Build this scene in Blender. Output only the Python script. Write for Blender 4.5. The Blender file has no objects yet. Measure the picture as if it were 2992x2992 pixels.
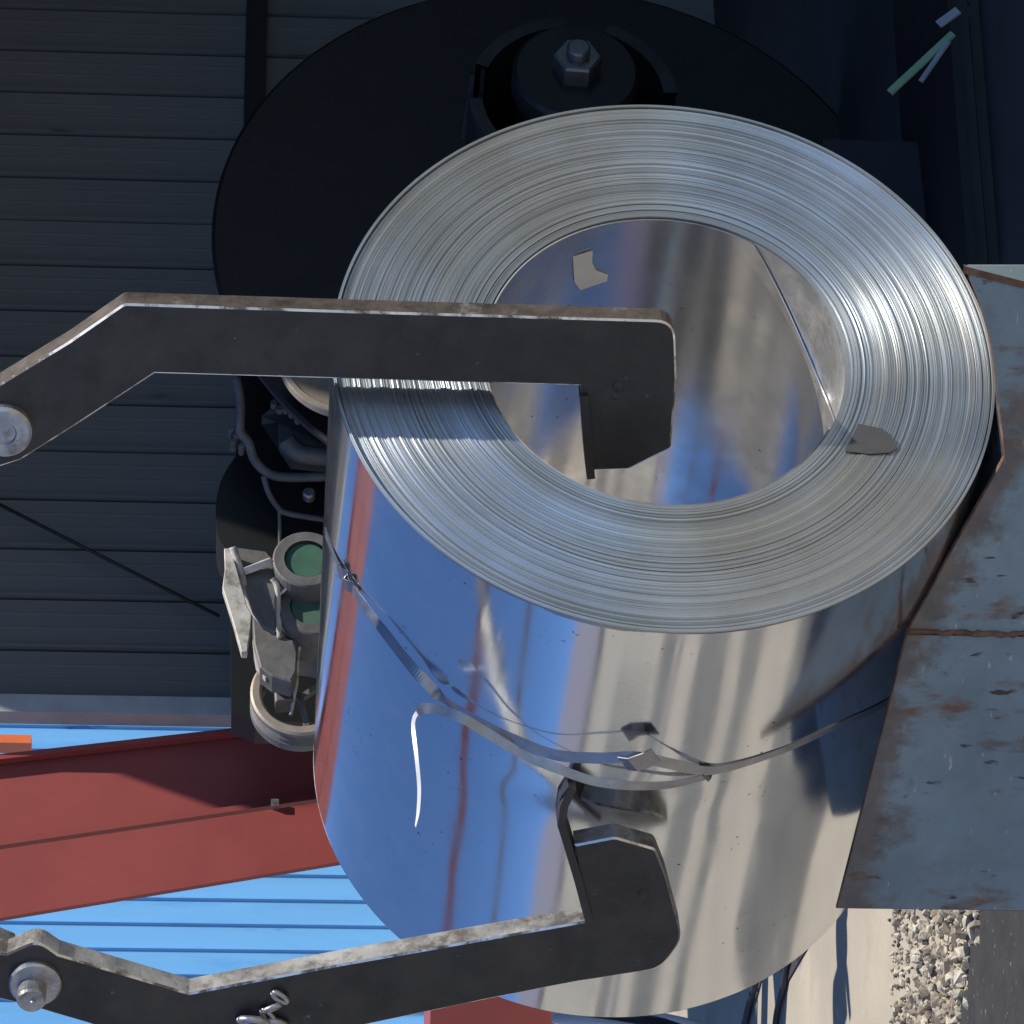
import bpy, bmesh, math, random
from mathutils import Vector as V, Matrix, noise as mnoise
random.seed(7)
R_ = math.radians
scene = bpy.context.scene
col = scene.collection

# ------------------------------------------------------------------ camera
FK = 3.8                       # focal length / picture width
F = 2992 * FK
ROLL = 0.02
AX, AY, AZ = -0.5794, 0.0652, 0.8124          # coil axis seen from the camera
PITCH = math.atan((AX * math.sin(ROLL) + AY * math.cos(ROLL)) / AZ)
CAM = V((0, 0, 1.6))
FWD = V((0, math.cos(PITCH), -math.sin(PITCH)))
UP0 = V((0, math.sin(PITCH), math.cos(PITCH)))
RT0 = V((1, 0, 0))
UPV = UP0 * math.cos(ROLL) - RT0 * math.sin(ROLL)
RTV = RT0 * math.cos(ROLL) + UP0 * math.sin(ROLL)
cam_d = bpy.data.cameras.new('camera')
cam_d.lens = 36 * FK; cam_d.sensor_width = 36; cam_d.clip_end = 2000; cam_d.clip_start = 0.05
cam = bpy.data.objects.new('camera', cam_d); col.objects.link(cam)
# the photographer held the phone on its side: the picture's right is the world's down
cx, cy, cz = -UPV, RTV, -FWD
cam.matrix_world = Matrix(((cx.x, cy.x, cz.x, CAM.x), (cx.y, cy.y, cz.y, CAM.y), (cx.z, cy.z, cz.z, CAM.z), (0, 0, 0, 1)))
scene.camera = cam

# ------------------------------------------------------------------ light
SUN = V((0.50, -0.12, 0.86)).normalized()
el = math.asin(SUN.z); az = math.atan2(SUN.x, SUN.y)
world = bpy.data.worlds.new('World'); scene.world = world; world.use_nodes = True
wn = world.node_tree.nodes; wl = world.node_tree.links
sky = wn.new('ShaderNodeTexSky'); sky.sky_type = 'NISHITA'; sky.sun_disc = False
sky.sun_elevation = el; sky.sun_rotation = az; sky.air_density = 1.0; sky.dust_density = 0.0; sky.ozone_density = 10.0; sky.altitude = 2500
wn['Background'].inputs['Strength'].default_value = 0.14
wl.new(sky.outputs[0], wn['Background'].inputs['Color'])
sl = bpy.data.lights.new('sun', 'SUN'); sl.energy = 5.0; sl.angle = R_(0.53); sl.color = (1, 0.95, 0.86)
so = bpy.data.objects.new('sun', sl); col.objects.link(so)
so.rotation_euler = SUN.to_track_quat('Z', 'Y').to_euler()
vs = scene.view_settings
vs.view_transform = 'Standard'; vs.look = 'None'; vs.exposure = 0.3; vs.gamma = 1; vs.use_curve_mapping = False
scene.cycles.max_bounces = 7; scene.cycles.glossy_bounces = 6; scene.cycles.diffuse_bounces = 3; scene.cycles.sample_clamp_indirect = 6
scene.cycles.use_denoising = True

# ------------------------------------------------------------------ helpers
def at(px, py, z):
    """point of the place seen at photo pixel (px,py), z metres ahead of the lens"""
    return CAM + RTV * ((1496 - py) / F * z) + UPV * ((1496 - px) / F * z) + FWD * z
def ray(px, py):
    return (RTV * ((1496 - py) / F) + UPV * ((1496 - px) / F) + FWD).normalized()
def onplane(px, py, p0, n):
    d = ray(px, py); return CAM + d * ((p0 - CAM).dot(n) / d.dot(n))
AH = V((AX * math.cos(ROLL) - AY * math.sin(ROLL), 0, 0))
_a = RTV * AX + UPV * AY + FWD * AZ
AH = V((_a.x, _a.y, 0)).normalized()           # coil axis, pointing away from the lens
WH = V((AH.y, -AH.x, 0))                       # level, along the face, to the right
NH = -AH                                       # out of the coil face and the sheds' walls
ZU = V((0, 0, 1))

MATS = {}
def mat(name, color, rough=0.5, metal=0.0, var=0.0, vscale=6.0, col2=None, mask=(0.5, 0.6), bump=0.0, bscale=40.0,
        stretch=(1, 1, 1), rvar=0.0, spots=None, sscale=20.0, sthr=(0.62, 0.68), detail=6.0, spec=0.5, aniso=0.0):
    if name in MATS: return MATS[name]
    m = bpy.data.materials.new(name); m.use_nodes = True
    nt = m.node_tree; n = nt.nodes; l = nt.links
    b = n['Principled BSDF']
    b.inputs['Roughness'].default_value = rough; b.inputs['Metallic'].default_value = metal
    b.inputs['Specular IOR Level'].default_value = spec; b.inputs['Anisotropic'].default_value = aniso
    tc = n.new('ShaderNodeTexCoord'); mp = n.new('ShaderNodeMapping'); mp.inputs['Scale'].default_value = stretch
    l.new(tc.outputs['Object'], mp.inputs['Vector'])
    def noi(scale, det=detail, ro=0.6):
        t = n.new('ShaderNodeTexNoise'); t.inputs['Scale'].default_value = scale; t.inputs['Detail'].default_value = det
        t.inputs['Roughness'].default_value = ro; l.new(mp.outputs[0], t.inputs['Vector']); return t
    def ramp(src, a, bb, ca=(0, 0, 0, 1), cb=(1, 1, 1, 1)):
        r = n.new('ShaderNodeValToRGB'); r.color_ramp.elements[0].position = a; r.color_ramp.elements[1].position = bb
        r.color_ramp.elements[0].color = ca; r.color_ramp.elements[1].color = cb; l.new(src, r.inputs[0]); return r
    def mix(fac, a, bb):
        x = n.new('ShaderNodeMix'); x.data_type = 'RGBA'
        if hasattr(fac, 'is_linked'): l.new(fac, x.inputs[0])
        else: x.inputs[0].default_value = fac
        for sck, val in ((x.inputs[6], a), (x.inputs[7], bb)):
            if hasattr(val, 'is_linked'): l.new(val, sck)
            else: sck.default_value = (*val, 1)
        return x.outputs[2]
    c = tuple(color)
    base = None
    t1 = noi(vscale)
    lo = tuple(max(0, q * (1 - var)) for q in c); hi = tuple(min(1, q * (1 + var)) for q in c)
    base = ramp(t1.outputs['Fac'], 0.3, 0.7, (*lo, 1), (*hi, 1)).outputs[0]
    if col2:
        t2 = noi(vscale * 0.6 + 1.3, 9, 0.68)
        base = mix(ramp(t2.outputs['Fac'], *mask).outputs[0], base, col2)
    if spots:
        t3 = noi(sscale, 4, 0.55)
        base = mix(ramp(t3.outputs['Fac'], *sthr).outputs[0], base, spots)
    l.new(base, b.inputs['Base Color'])
    if rvar:
        t4 = noi(vscale * 1.7, 7)
        rr = n.new('ShaderNodeMapRange'); rr.inputs[1].default_value = 0.3; rr.inputs[2].default_value = 0.7
        rr.inputs[3].default_value = max(0.01, rough - rvar); rr.inputs[4].default_value = min(1, rough + rvar)
        l.new(t4.outputs['Fac'], rr.inputs[0]); l.new(rr.outputs[0], b.inputs['Roughness'])
    if bump:
        t5 = noi(bscale, 5)
        bp = n.new('ShaderNodeBump'); bp.inputs['Strength'].default_value = bump; bp.inputs['Distance'].default_value = 0.004
        l.new(t5.outputs['Fac'], bp.inputs['Height']); l.new(bp.outputs[0], b.inputs['Normal'])
    MATS[name] = m
    return m

class MB:
    def __init__(s): s.v = []; s.f = []; s.m = []; s.sm = []
    def add(s, vs, fs, mi=0, smooth=False):
        o = len(s.v); s.v += [V(p) for p in vs]
        for f in fs: s.f.append([i + o for i in f]); s.m.append(mi); s.sm.append(smooth)
        return s
    def box(s, c, ex, ey, ez, mi=0):
        """centre and three half-extent vectors"""
        c = V(c); p = [c + ex * i + ey * j + ez * k for k in (-1, 1) for j in (-1, 1) for i in (-1, 1)]
        return s.add(p, [(0, 2, 3, 1), (4, 5, 7, 6), (0, 1, 5, 4), (2, 6, 7, 3), (0, 4, 6, 2), (1, 3, 7, 5)], mi)
    def bar(s, p, q, side, w, t, mi=0):
        p, q = V(p), V(q); d = (q - p).normalized(); a = (side - d * side.dot(d)).normalized(); b = d.cross(a)
        return s.box((p + q) / 2, (q - p) / 2, a * (w / 2), b * (t / 2), mi)
    def prism(s, poly, n, T, ch=0.0, mi=(0, 1, 2)):
        """plate: outline poly (world points on one plane), front normal n, thickness T backwards, edge chamfer ch"""
        n = n.normalized(); N = len(poly); poly = [V(p) for p in poly]
        ar = V((0, 0, 0))
        for i in range(N): ar += poly[i].cross(poly[(i + 1) % N])
        if ar.dot(n) < 0: poly = poly[::-1]
        if ch > 0:
            ins = []
            for i in range(N):
                e0 = (poly[i] - poly[i - 1]).normalized(); e1 = (poly[(i + 1) % N] - poly[i]).normalized()
                i0, i1 = n.cross(e0), n.cross(e1); b = (i0 + i1); k = b.dot(i0)
                ins.append(poly[i] + b * (ch / max(k, 0.35)))
            rings = [ins, [p - n * ch for p in poly], [p - n * (T - ch) for p in poly], [p - n * T for p in ins]]
            mids = [mi[1], mi[2], mi[1]]
        else:
            rings = [poly, [p - n * T for p in poly]]; mids = [mi[2]]
        o = len(s.v)
        for r in rings: s.v += r
        s.f.append([o + i for i in range(N)]); s.m.append(mi[0]); s.sm.append(False)
        last = o + N * (len(rings) - 1)
        s.f.append([last + i for i in range(N)][::-1]); s.m.append(mi[0]); s.sm.append(False)
        for k in range(len(rings) - 1):
            for i in range(N):
                j = (i + 1) % N
                s.f.append([o + k * N + i, o + (k + 1) * N + i, o + (k + 1) * N + j, o + k * N + j]); s.m.append(mids[k]); s.sm.append(False)
        return s
    def lathe(s, c, ax, prof, seg=48, mi=0, smooth=True, a0=0.0, a1=2 * math.pi, mis=None, ref=None):
        """prof: (radius, distance along ax). full turn by default"""
        ax = ax.normalized(); u = ref if ref is not None else (ZU if abs(ax.z) < 0.9 else V((1, 0, 0)))
        u = (u - ax * u.dot(ax)).normalized(); w = ax.cross(u); c = V(c)
        full = abs(a1 - a0 - 2 * math.pi) < 1e-6; na = seg if full else seg + 1
        o = len(s.v)
        for (r, t) in prof:
            for i in range(na):
                th = a0 + (a1 - a0) * i / seg
                s.v.append(c + ax * t + (u * math.cos(th) + w * math.sin(th)) * r)
        for k in range(len(prof) - 1):
            for i in range(seg):
                j = (i + 1) % na
                s.f.append([o + k * na + i, o + k * na + j, o + (k + 1) * na + j, o + (k + 1) * na + i])
                s.m.append(mis[k] if mis else mi); s.sm.append(smooth)
        return s
    def disc(s, c, ax, r, t, seg=48, mi=0, bev=0.004, mir=None):
        """solid round plate centred on its near face, running t along ax"""
        mir = mi if mir is None else mir
        return s.lathe(c, ax, [(0.0001, 0), (r - bev, 0), (r, bev), (r, t - bev), (r - bev, t), (0.0001, t)], seg, smooth=False,
                       mis=[mi, mir, mir, mir, mi])
    def tube(s, pts, r, seg=10, mi=0):
        pts = [V(p) for p in pts]; o = len(s.v); prev = None
        for i, p in enumerate(pts):
            d = (pts[min(i + 1, len(pts) - 1)] - pts[max(i - 1, 0)]).normalized()
            if prev is None:
                prev = d.orthogonal().normalized()
            prev = (prev - d * prev.dot(d)).normalized(); b = d.cross(prev)
            rr = r[i] if isinstance(r, (list, tuple)) else r
            for k in range(seg):
                th = 2 * math.pi * k / seg; s.v.append(p + (prev * math.cos(th) + b * math.sin(th)) * rr)
        for i in range(len(pts) - 1):
            for k in range(seg):
                j = (k + 1) % seg
                s.f.append([o + i * seg + k, o + i * seg + j, o + (i + 1) * seg + j, o + (i + 1) * seg + k]); s.m.append(mi); s.sm.append(True)
        for base, rev in ((o, True), (o + (len(pts) - 1) * seg, False)):
            f = [base + k for k in range(seg)]; s.f.append(f[::-1] if rev else f); s.m.append(mi); s.sm.append(False)
        return s
    def ribbon(s, pts, wid, nor, w, t, mi=0, smooth=False):
        """flat strip: centre points, width directions, outward normals, width w, thickness t"""
        o = len(s.v); n = len(pts)
        for p, a, q in zip(pts, wid, nor):
            ww = w / 2
            s.v += [p - a * ww + q * t / 2, p + a * ww + q * t / 2, p + a * ww - q * t / 2, p - a * ww - q * t / 2]
        for i in range(n - 1):
            for k in range(4):
                j = (k + 1) % 4
                s.f.append([o + 4 * i + k, o + 4 * i + j, o + 4 * i + 4 + j, o + 4 * i + 4 + k]); s.m.append(mi); s.sm.append(smooth)
        s.f.append([o, o + 1, o + 2, o + 3]); s.m.append(mi); s.sm.append(False)
        e = o + 4 * (n - 1); s.f.append([e + 3, e + 2, e + 1, e]); s.m.append(mi); s.sm.append(False)
        return s
    def build(s, name, mats, parent=None, recalc=True, origin=None):
        me = bpy.data.meshes.new(name)
        org = V(origin) if origin is not None else (sum(s.v, V((0, 0, 0))) / len(s.v))
        if parent is not None: org = parent['_o']
        me.from_pydata([p - org for p in s.v], [], s.f)
        for m_ in (mats if isinstance(mats, (list, tuple)) else [mats]): me.materials.append(m_)
        me.polygons.foreach_set('material_index', s.m); me.polygons.foreach_set('use_smooth', s.sm)
        if recalc:
            bm = bmesh.new(); bm.from_mesh(me); bmesh.ops.recalc_face_normals(bm, faces=bm.faces); bm.to_mesh(me); bm.free()
        me.update()
        o = bpy.data.objects.new(name, me); col.objects.link(o)
        if parent is not None:
            o.parent = parent['_ob']
        else:
            o.location = org
        return o

class Part(dict):
    pass
def thing(name, label, cat, loc, group=None):
    o = bpy.data.objects.new(name, None); col.objects.link(o); o.location = loc; o.empty_display_size = 0.1
    o['label'] = label; o['category'] = cat
    if group: o['group'] = group
    return Part(_o=V(loc), _ob=o)
def sub(o, root):
    """a part that carries sub-parts (parts share their thing's origin)"""
    return Part(_o=root['_o'], _ob=o)
def tag(o, label, cat, group=None):
    o['label'] = label; o['category'] = cat
    if group: o['group'] = group
    return o
def structure(o): o['kind'] = 'structure'; return o
def stuff(o): o['kind'] = 'stuff'; return o

# ------------------------------------------------------------------ materials
m_conc = mat('concrete', (0.34, 0.297, 0.232), 0.9, var=0.16, vscale=1.4, col2=(0.27, 0.24, 0.195), mask=(0.5, 0.75), bump=0.5, bscale=30, spots=(0.2, 0.17, 0.14), sscale=14, sthr=(0.68, 0.74))
m_dkground = mat('dark_ragged_ground', (0.026, 0.025, 0.024), 0.9, var=0.35, vscale=9, bump=0.6, bscale=60, spots=(0.16, 0.15, 0.14), sscale=45, sthr=(0.66, 0.7))
m_grav = mat('gravel_stone', (0.40, 0.36, 0.29), 0.85, var=0.45, vscale=35, bump=0.3, bscale=120, spots=(0.09, 0.08, 0.07), sscale=28, sthr=(0.62, 0.66))
m_tong = mat('tong_black_steel', (0.040, 0.038, 0.037), 0.46, 0.35, var=0.25, vscale=14, col2=(0.066, 0.058, 0.052), mask=(0.48, 0.8), rvar=0.12, bump=0.15, bscale=90, spots=(0.14, 0.12, 0.10), sscale=55, sthr=(0.7, 0.74))
m_tedge = mat('tong_cut_edge', (0.27, 0.26, 0.24), 0.62, 0.3, var=0.45, vscale=20, col2=(0.10, 0.085, 0.07), mask=(0.5, 0.62), rvar=0.12, bump=0.5, bscale=70)
m_tedge1 = mat('tong_rusty_edge', (0.10, 0.082, 0.068), 0.6, 0.3, var=0.5, vscale=24, col2=(0.26, 0.24, 0.21), mask=(0.58, 0.7), rvar=0.12, bump=0.5, bscale=70)
m_tworn = mat('tong_worn_arris', (0.60, 0.58, 0.55), 0.35, 0.9, var=0.2, vscale=30, col2=(0.14, 0.12, 0.10), mask=(0.48, 0.58))
m_pin = mat('pin_steel', (0.40, 0.40, 0.41), 0.42, 0.85, var=0.25, vscale=35, col2=(0.16, 0.13, 0.11), mask=(0.52, 0.7), rvar=0.1)
m_strap = mat('strap_steel', (0.34, 0.35, 0.38), 0.33, 0.9, var=0.15, vscale=30, rvar=0.08)
m_strapb = mat('strap_sun_glint', (0.80, 0.80, 0.79), 0.4, 0.3, var=0.08, vscale=30)  # lighter copy of the strap steel: sun glint on the tail put into colour
m_paper = mat('paper_label', (0.72, 0.70, 0.64), 0.8, var=0.06, vscale=30)
m_tape = mat('grey_tape', (0.07, 0.067, 0.064), 0.6, var=0.1, vscale=40)
m_dark = mat('dark_cladding', (0.158, 0.150, 0.142), 0.62, var=0.14, vscale=1.2, bump=0.15, bscale=50, stretch=(1, 1, 0.25), spots=(0.05, 0.055, 0.06), sscale=9, sthr=(0.68, 0.76), spec=0.3)
m_blue = mat('blue_cladding', (0.15, 0.42, 0.76), 0.55, var=0.12, vscale=2.5, stretch=(1, 1, 0.22), col2=(0.10, 0.33, 0.66), mask=(0.5, 0.62), spots=(0.06, 0.2, 0.5), sscale=9, sthr=(0.66, 0.72))
m_red = mat('red_oxide_paint', (0.27, 0.052, 0.045), 0.55, var=0.12, vscale=3)
m_galv = mat('galvanised_trim', (0.42, 0.44, 0.46), 0.55, 0.4, var=0.15, vscale=8)
m_orange = mat('orange_paint', (0.75, 0.16, 0.04), 0.5, var=0.08, vscale=4)
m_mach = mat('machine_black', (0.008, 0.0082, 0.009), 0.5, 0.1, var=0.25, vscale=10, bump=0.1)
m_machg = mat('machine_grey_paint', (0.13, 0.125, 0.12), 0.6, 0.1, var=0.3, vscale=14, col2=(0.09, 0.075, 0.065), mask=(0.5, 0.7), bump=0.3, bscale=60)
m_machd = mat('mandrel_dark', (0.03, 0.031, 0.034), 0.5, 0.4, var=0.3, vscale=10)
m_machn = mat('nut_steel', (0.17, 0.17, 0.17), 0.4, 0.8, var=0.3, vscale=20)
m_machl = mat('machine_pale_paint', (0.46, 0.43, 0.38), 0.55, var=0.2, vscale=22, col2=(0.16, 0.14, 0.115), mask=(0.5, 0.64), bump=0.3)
m_green = mat('green_cover_paint', (0.045, 0.12, 0.075), 0.55, var=0.25, vscale=18, col2=(0.10, 0.12, 0.09), mask=(0.5, 0.7))
m_brown = mat('brown_disc', (0.22, 0.18, 0.14), 0.6, 0.2, var=0.3, vscale=10)
m_cream = mat('worn_rim', (0.33, 0.28, 0.22), 0.5, 0.3, var=0.2, vscale=20)
m_cable = mat('cable_rubber', (0.025, 0.022, 0.03), 0.6)
m_white = mat('white_paint', (0.72, 0.70, 0.66), 0.6, var=0.1, vscale=6)
m_roof = mat('roof_sheet', (0.10, 0.11, 0.12), 0.7, var=0.1, vscale=2)
m_wallp = mat('pale_render', (0.38, 0.345, 0.285), 0.9, var=0.1, vscale=0.8)
m_greenbar = mat('pale_green_strip', (0.24, 0.38, 0.22), 0.6, var=0.15, vscale=10)

def panel_mat(edge=None):
    """faded blue-grey paint with rust blooms, scratches and bare patches"""
    m = bpy.data.materials.new('weathered_blue_paint'); m.use_nodes = True
    n = m.node_tree.nodes; l = m.node_tree.links; b = n['Principled BSDF']
    tc = n.new('ShaderNodeTexCoord')
    def noi(sc, st=(1, 1, 1), det=8, ro=0.65, w=0.0):
        mp = n.new('ShaderNodeMapping'); mp.inputs['Scale'].default_value = st; mp.inputs['Location'].default_value = (w, w, w)
        l.new(tc.outputs['Object'], mp.inputs[0])
        t = n.new('ShaderNodeTexNoise'); t.inputs['Scale'].default_value = sc; t.inputs['Detail'].default_value = det; t.inputs['Roughness'].default_value = ro
        l.new(mp.outputs[0], t.inputs[0]); return t.outputs['Fac']
    def ramp(s, a, bb, ca=(0, 0, 0, 1), cb=(1, 1, 1, 1)):
        r = n.new('ShaderNodeValToRGB'); e = r.color_ramp.elements; e[0].position = a; e[1].position = bb; e[0].color = ca; e[1].color = cb; l.new(s, r.inputs[0]); return r.outputs[0]
    def ramp2(sck):
        r = n.new('ShaderNodeMapRange'); r.inputs[1].default_value = -0.13; r.inputs[2].default_value = -0.09; r.inputs[3].default_value = 0.85; r.inputs[4].default_value = 0.0
        l.new(sck, r.inputs[0]); return r.outputs[0]
    def mix(f, a, bb):
        x = n.new('ShaderNodeMix'); x.data_type = 'RGBA'; l.new(f, x.inputs[0]); l.new(a, x.inputs[6])
        if isinstance(bb, tuple): x.inputs[7].default_value = (*bb, 1)
        else: l.new(bb, x.inputs[7])
        return x.outputs[2]
    c = ramp(noi(5), 0.3, 0.72, (0.13, 0.18, 0.20, 1), (0.235, 0.305, 0.335, 1))
    c = mix(ramp(noi(9, w=3), 0.55, 0.72), c, (0.15, 0.165, 0.175))
    rust = ramp(noi(12, (1, 1, 0.35), w=7), 0.57, 0.66)
    c = mix(rust, c, ramp(noi(40, w=2), 0.3, 0.7, (0.075, 0.04, 0.026, 1), (0.21, 0.105, 0.06, 1)))
    c = mix(ramp(noi(42, (1, 1, 0.35), 3, 0.5, w=5), 0.66, 0.70), c, (0.05, 0.032, 0.026))
    c = mix(ramp(noi(60, (0.6, 0.6, 1.6), 3, 0.5, w=9), 0.69, 0.72), c, (0.36, 0.36, 0.35))
    # rust creeping in from the top edge (Object Z is height under the edge plus slope along it)
    if edge:
        p_, q_ = edge; up_ = ZU - (q_ - p_).normalized() * ZU.dot((q_ - p_).normalized()); up_.normalize()
        dt = n.new('ShaderNodeVectorMath'); dt.operation = 'DOT_PRODUCT'; dt.inputs[1].default_value = -up_; l.new(tc.outputs['Object'], dt.inputs[0])
        ma = n.new('ShaderNodeMath'); ma.operation = 'ADD'; ma.inputs[1].default_value = p_.dot(up_); l.new(dt.outputs['Value'], ma.inputs[0])   # depth under the edge
        ab = n.new('ShaderNodeMath'); ab.operation = 'ABSOLUTE'; l.new(ma.outputs[0], ab.inputs[0])
        nz = n.new('ShaderNodeMath'); nz.operation = 'MULTIPLY_ADD'; nz.inputs[1].default_value = -0.30; l.new(noi(11, (1, 1, 0.8), 9, 0.7, w=11), nz.inputs[0]); l.new(ab.outputs[0], nz.inputs[2])
        c = mix(ramp2(nz.outputs[0]), c, ramp(noi(26, w=6), 0.3, 0.72, (0.075, 0.06, 0.05, 1), (0.17, 0.12, 0.09, 1)))
    l.new(c, b.inputs['Base Color'])
    b.inputs['Roughness'].default_value = 0.55
    bp = n.new('ShaderNodeBump'); bp.inputs['Strength'].default_value = 0.35; bp.inputs['Distance'].default_value = 0.003
    l.new(noi(30, w=4), bp.inputs['Height']); l.new(bp.outputs[0], b.inputs['Normal'])
    return m
m_panel = panel_mat()
m_rust = mat('rust_edge', (0.12, 0.06, 0.035), 0.85, var=0.5, vscale=25, col2=(0.24, 0.13, 0.08), mask=(0.5, 0.65), bump=0.6, bscale=80)

def coil_mat(name, rough, rv, dust, dust_col=(0.55, 0.52, 0.46), base=(0.76, 0.77, 0.79), specks=True, dmask=(0.45, 0.8)):
    """bright rolled steel: mirror metal with handling haze, a dust film and dark specks"""
    m = bpy.data.materials.new(name); m.use_nodes = True
    n = m.node_tree.nodes; l = m.node_tree.links; b = n['Principled BSDF']
    tc = n.new('ShaderNodeTexCoord')
    def noi(sc, det=6, w=0.0, ro=0.6):
        mp = n.new('ShaderNodeMapping'); mp.inputs['Location'].default_value = (w, w, w); l.new(tc.outputs['Object'], mp.inputs[0])
        t = n.new('ShaderNodeTexNoise'); t.inputs['Scale'].default_value = sc; t.inputs['Detail'].default_value = det; t.inputs['Roughness'].default_value = ro
        l.new(mp.outputs[0], t.inputs[0]); return t.outputs['Fac']
    def rng(s, a, bb, c, d):
        r = n.new('ShaderNodeMapRange'); r.inputs[1].default_value = a; r.inputs[2].default_value = bb; r.inputs[3].default_value = c; r.inputs[4].default_value = d
        l.new(s, r.inputs[0]); return r.outputs[0]
    b.inputs['Metallic'].default_value = 1; b.inputs['Base Color'].default_value = (*base, 1)
    l.new(rng(noi(7, 4), 0.3, 0.7, max(0.01, rough - rv), rough + rv), b.inputs['Roughness'])
    bp = n.new('ShaderNodeBump'); bp.inputs['Strength'].default_value = 0.018; bp.inputs['Distance'].default_value = 0.002
    l.new(noi(140, 3), bp.inputs['Height']); l.new(bp.outputs[0], b.inputs['Normal'])
    d = n.new('ShaderNodeBsdfDiffuse'); d.inputs['Color'].default_value = (*dust_col, 1); d.inputs['Roughness'].default_value = 0.6
    mx = n.new('ShaderNodeMixShader'); l.new(rng(noi(14, 6, 4, 0.75), dmask[0], dmask[1], dust * 0.15, dust), mx.inputs[0])
    l.new(b.outputs[0], mx.inputs[1]); l.new(d.outputs[0], mx.inputs[2])
    out = n['Material Output']
    if specks:
        dk = n.new('ShaderNodeBsdfDiffuse'); dk.inputs['Color'].default_value = (0.03, 0.028, 0.026, 1)
        ml = n.new('ShaderNodeMath'); ml.operation = 'MULTIPLY'
        l.new(rng(noi(95, 2, 9), 0.695, 0.715, 0, 0.8), ml.inputs[0]); l.new(rng(noi(4, 3, 12), 0.52, 0.60, 0, 1), ml.inputs[1])
        m2 = n.new('ShaderNodeMixShader'); l.new(ml.outputs[0], m2.inputs[0]); l.new(mx.outputs[0], m2.inputs[1]); l.new(dk.outputs[0], m2.inputs[2])
        l.new(m2.outputs[0], out.inputs[0])
    else:
        l.new(mx.outputs[0], out.inputs[0])
    return m
m_coil = coil_mat('bright_steel_sheet', 0.11, 0.04, 0.045, base=(0.68, 0.71, 0.75))
m_bore = coil_mat('bore_steel_sheet', 0.17, 0.07, 0.36, dust_col=(0.46, 0.43, 0.37), dmask=(0.36, 0.66))
m_lap = coil_mat('dusty_inner_lap', 0.34, 0.08, 0.55, dust_col=(0.5, 0.48, 0.44))

def edge_mat():
    """the stacked sheet edges: every lap a slightly different grey, by radius"""
    m = bpy.data.materials.new('stacked_sheet_edges'); m.use_nodes = True
    n = m.node_tree.nodes; l = m.node_tree.links; b = n['Principled BSDF']
    tc = n.new('ShaderNodeTexCoord')
    dt = n.new('ShaderNodeVectorMath'); dt.operation = 'DOT_PRODUCT'; dt.inputs[1].default_value = AH
    l.new(tc.outputs['Object'], dt.inputs[0])
    sc_ = n.new('ShaderNodeVectorMath'); sc_.operation = 'SCALE'; sc_.inputs[0].default_value = AH; l.new(dt.outputs['Value'], sc_.inputs['Scale'])
    sb = n.new('ShaderNodeVectorMath'); sb.operation = 'SUBTRACT'; l.new(tc.outputs['Object'], sb.inputs[0]); l.new(sc_.outputs[0], sb.inputs[1])
    ln = n.new('ShaderNodeVectorMath'); ln.operation = 'LENGTH'; l.new(sb.outputs[0], ln.inputs[0])
    def rad(scale, det, w):
        mu = n.new('ShaderNodeMath'); mu.operation = 'MULTIPLY_ADD'; mu.inputs[1].default_value = scale; mu.inputs[2].default_value = w
        l.new(ln.outputs['Value'], mu.inputs[0])
        t = n.new('ShaderNodeTexNoise'); t.noise_dimensions = '1D'; t.inputs['Scale'].default_value = 1; t.inputs['Detail'].default_value = det; t.inputs['Roughness'].default_value = 0.7
        l.new(mu.outputs[0], t.inputs['W']); return t.outputs['Fac']
    def noi(sc, w=0):
        t = n.new('ShaderNodeTexNoise'); t.inputs['Scale'].default_value = sc; t.inputs['Detail'].default_value = 6; l.new(tc.outputs['Object'], t.inputs[0]); return t.outputs['Fac']
    r = n.new('ShaderNodeValToRGB'); e = r.color_ramp.elements
    e[0].position = 0.3; e[0].color = (0.34, 0.37, 0.39, 1); e[1].position = 0.66; e[1].color = (0.56, 0.60, 0.63, 1)
    l.new(rad(240, 4, 3), r.inputs[0])
    r2 = n.new('ShaderNodeValToRGB'); e = r2.color_ramp.elements; e[0].position = 0.35; e[0].color = (0.80, 0.76, 0.68, 1); e[1].position = 0.65; e[1].color = (1, 1, 1, 1)
    l.new(noi(7), r2.inputs[0])
    mm = n.new('ShaderNodeMix'); mm.data_type = 'RGBA'; mm.blend_type = 'MULTIPLY'; mm.inputs[0].default_value = 0.8
    l.new(r.outputs[0], mm.inputs[6]); l.new(r2.outputs[0], mm.inputs[7]); l.new(mm.outputs[2], b.inputs['Base Color'])
    b.inputs['Metallic'].default_value = 0.8; b.inputs['Roughness'].default_value = 0.38; b.inputs['Anisotropic'].default_value = 0.75
    nrm = n.new('ShaderNodeVectorMath'); nrm.operation = 'NORMALIZE'; l.new(sb.outputs[0], nrm.inputs[0]); l.new(nrm.outputs[0], b.inputs['Tangent'])
    bp = n.new('ShaderNodeBump'); bp.inputs['Strength'].default_value = 0.35; bp.inputs['Distance'].default_value = 0.0016
    l.new(rad(420, 3, 8), bp.inputs['Height']); l.new(bp.outputs[0], b.inputs['Normal'])
    return m
m_edge = edge_mat()

# ================================================================== SETTING
# ---- ground: one sheet to the horizon (pale concrete yard)
g = MB(); S = 500
g.add([(-S, -S, 0), (S, -S, 0), (S, S, 0), (-S, S, 0)], [(0, 1, 2, 3)])
structure(g.build('ground', m_conc, origin=(0, 0, 0)))
# concrete slab joint stones: a strip of loose gravel between slab and dark ground
def ground_at(px, py):
    d = ray(px, py); return CAM + d * (-CAM.z / d.z)
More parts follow.
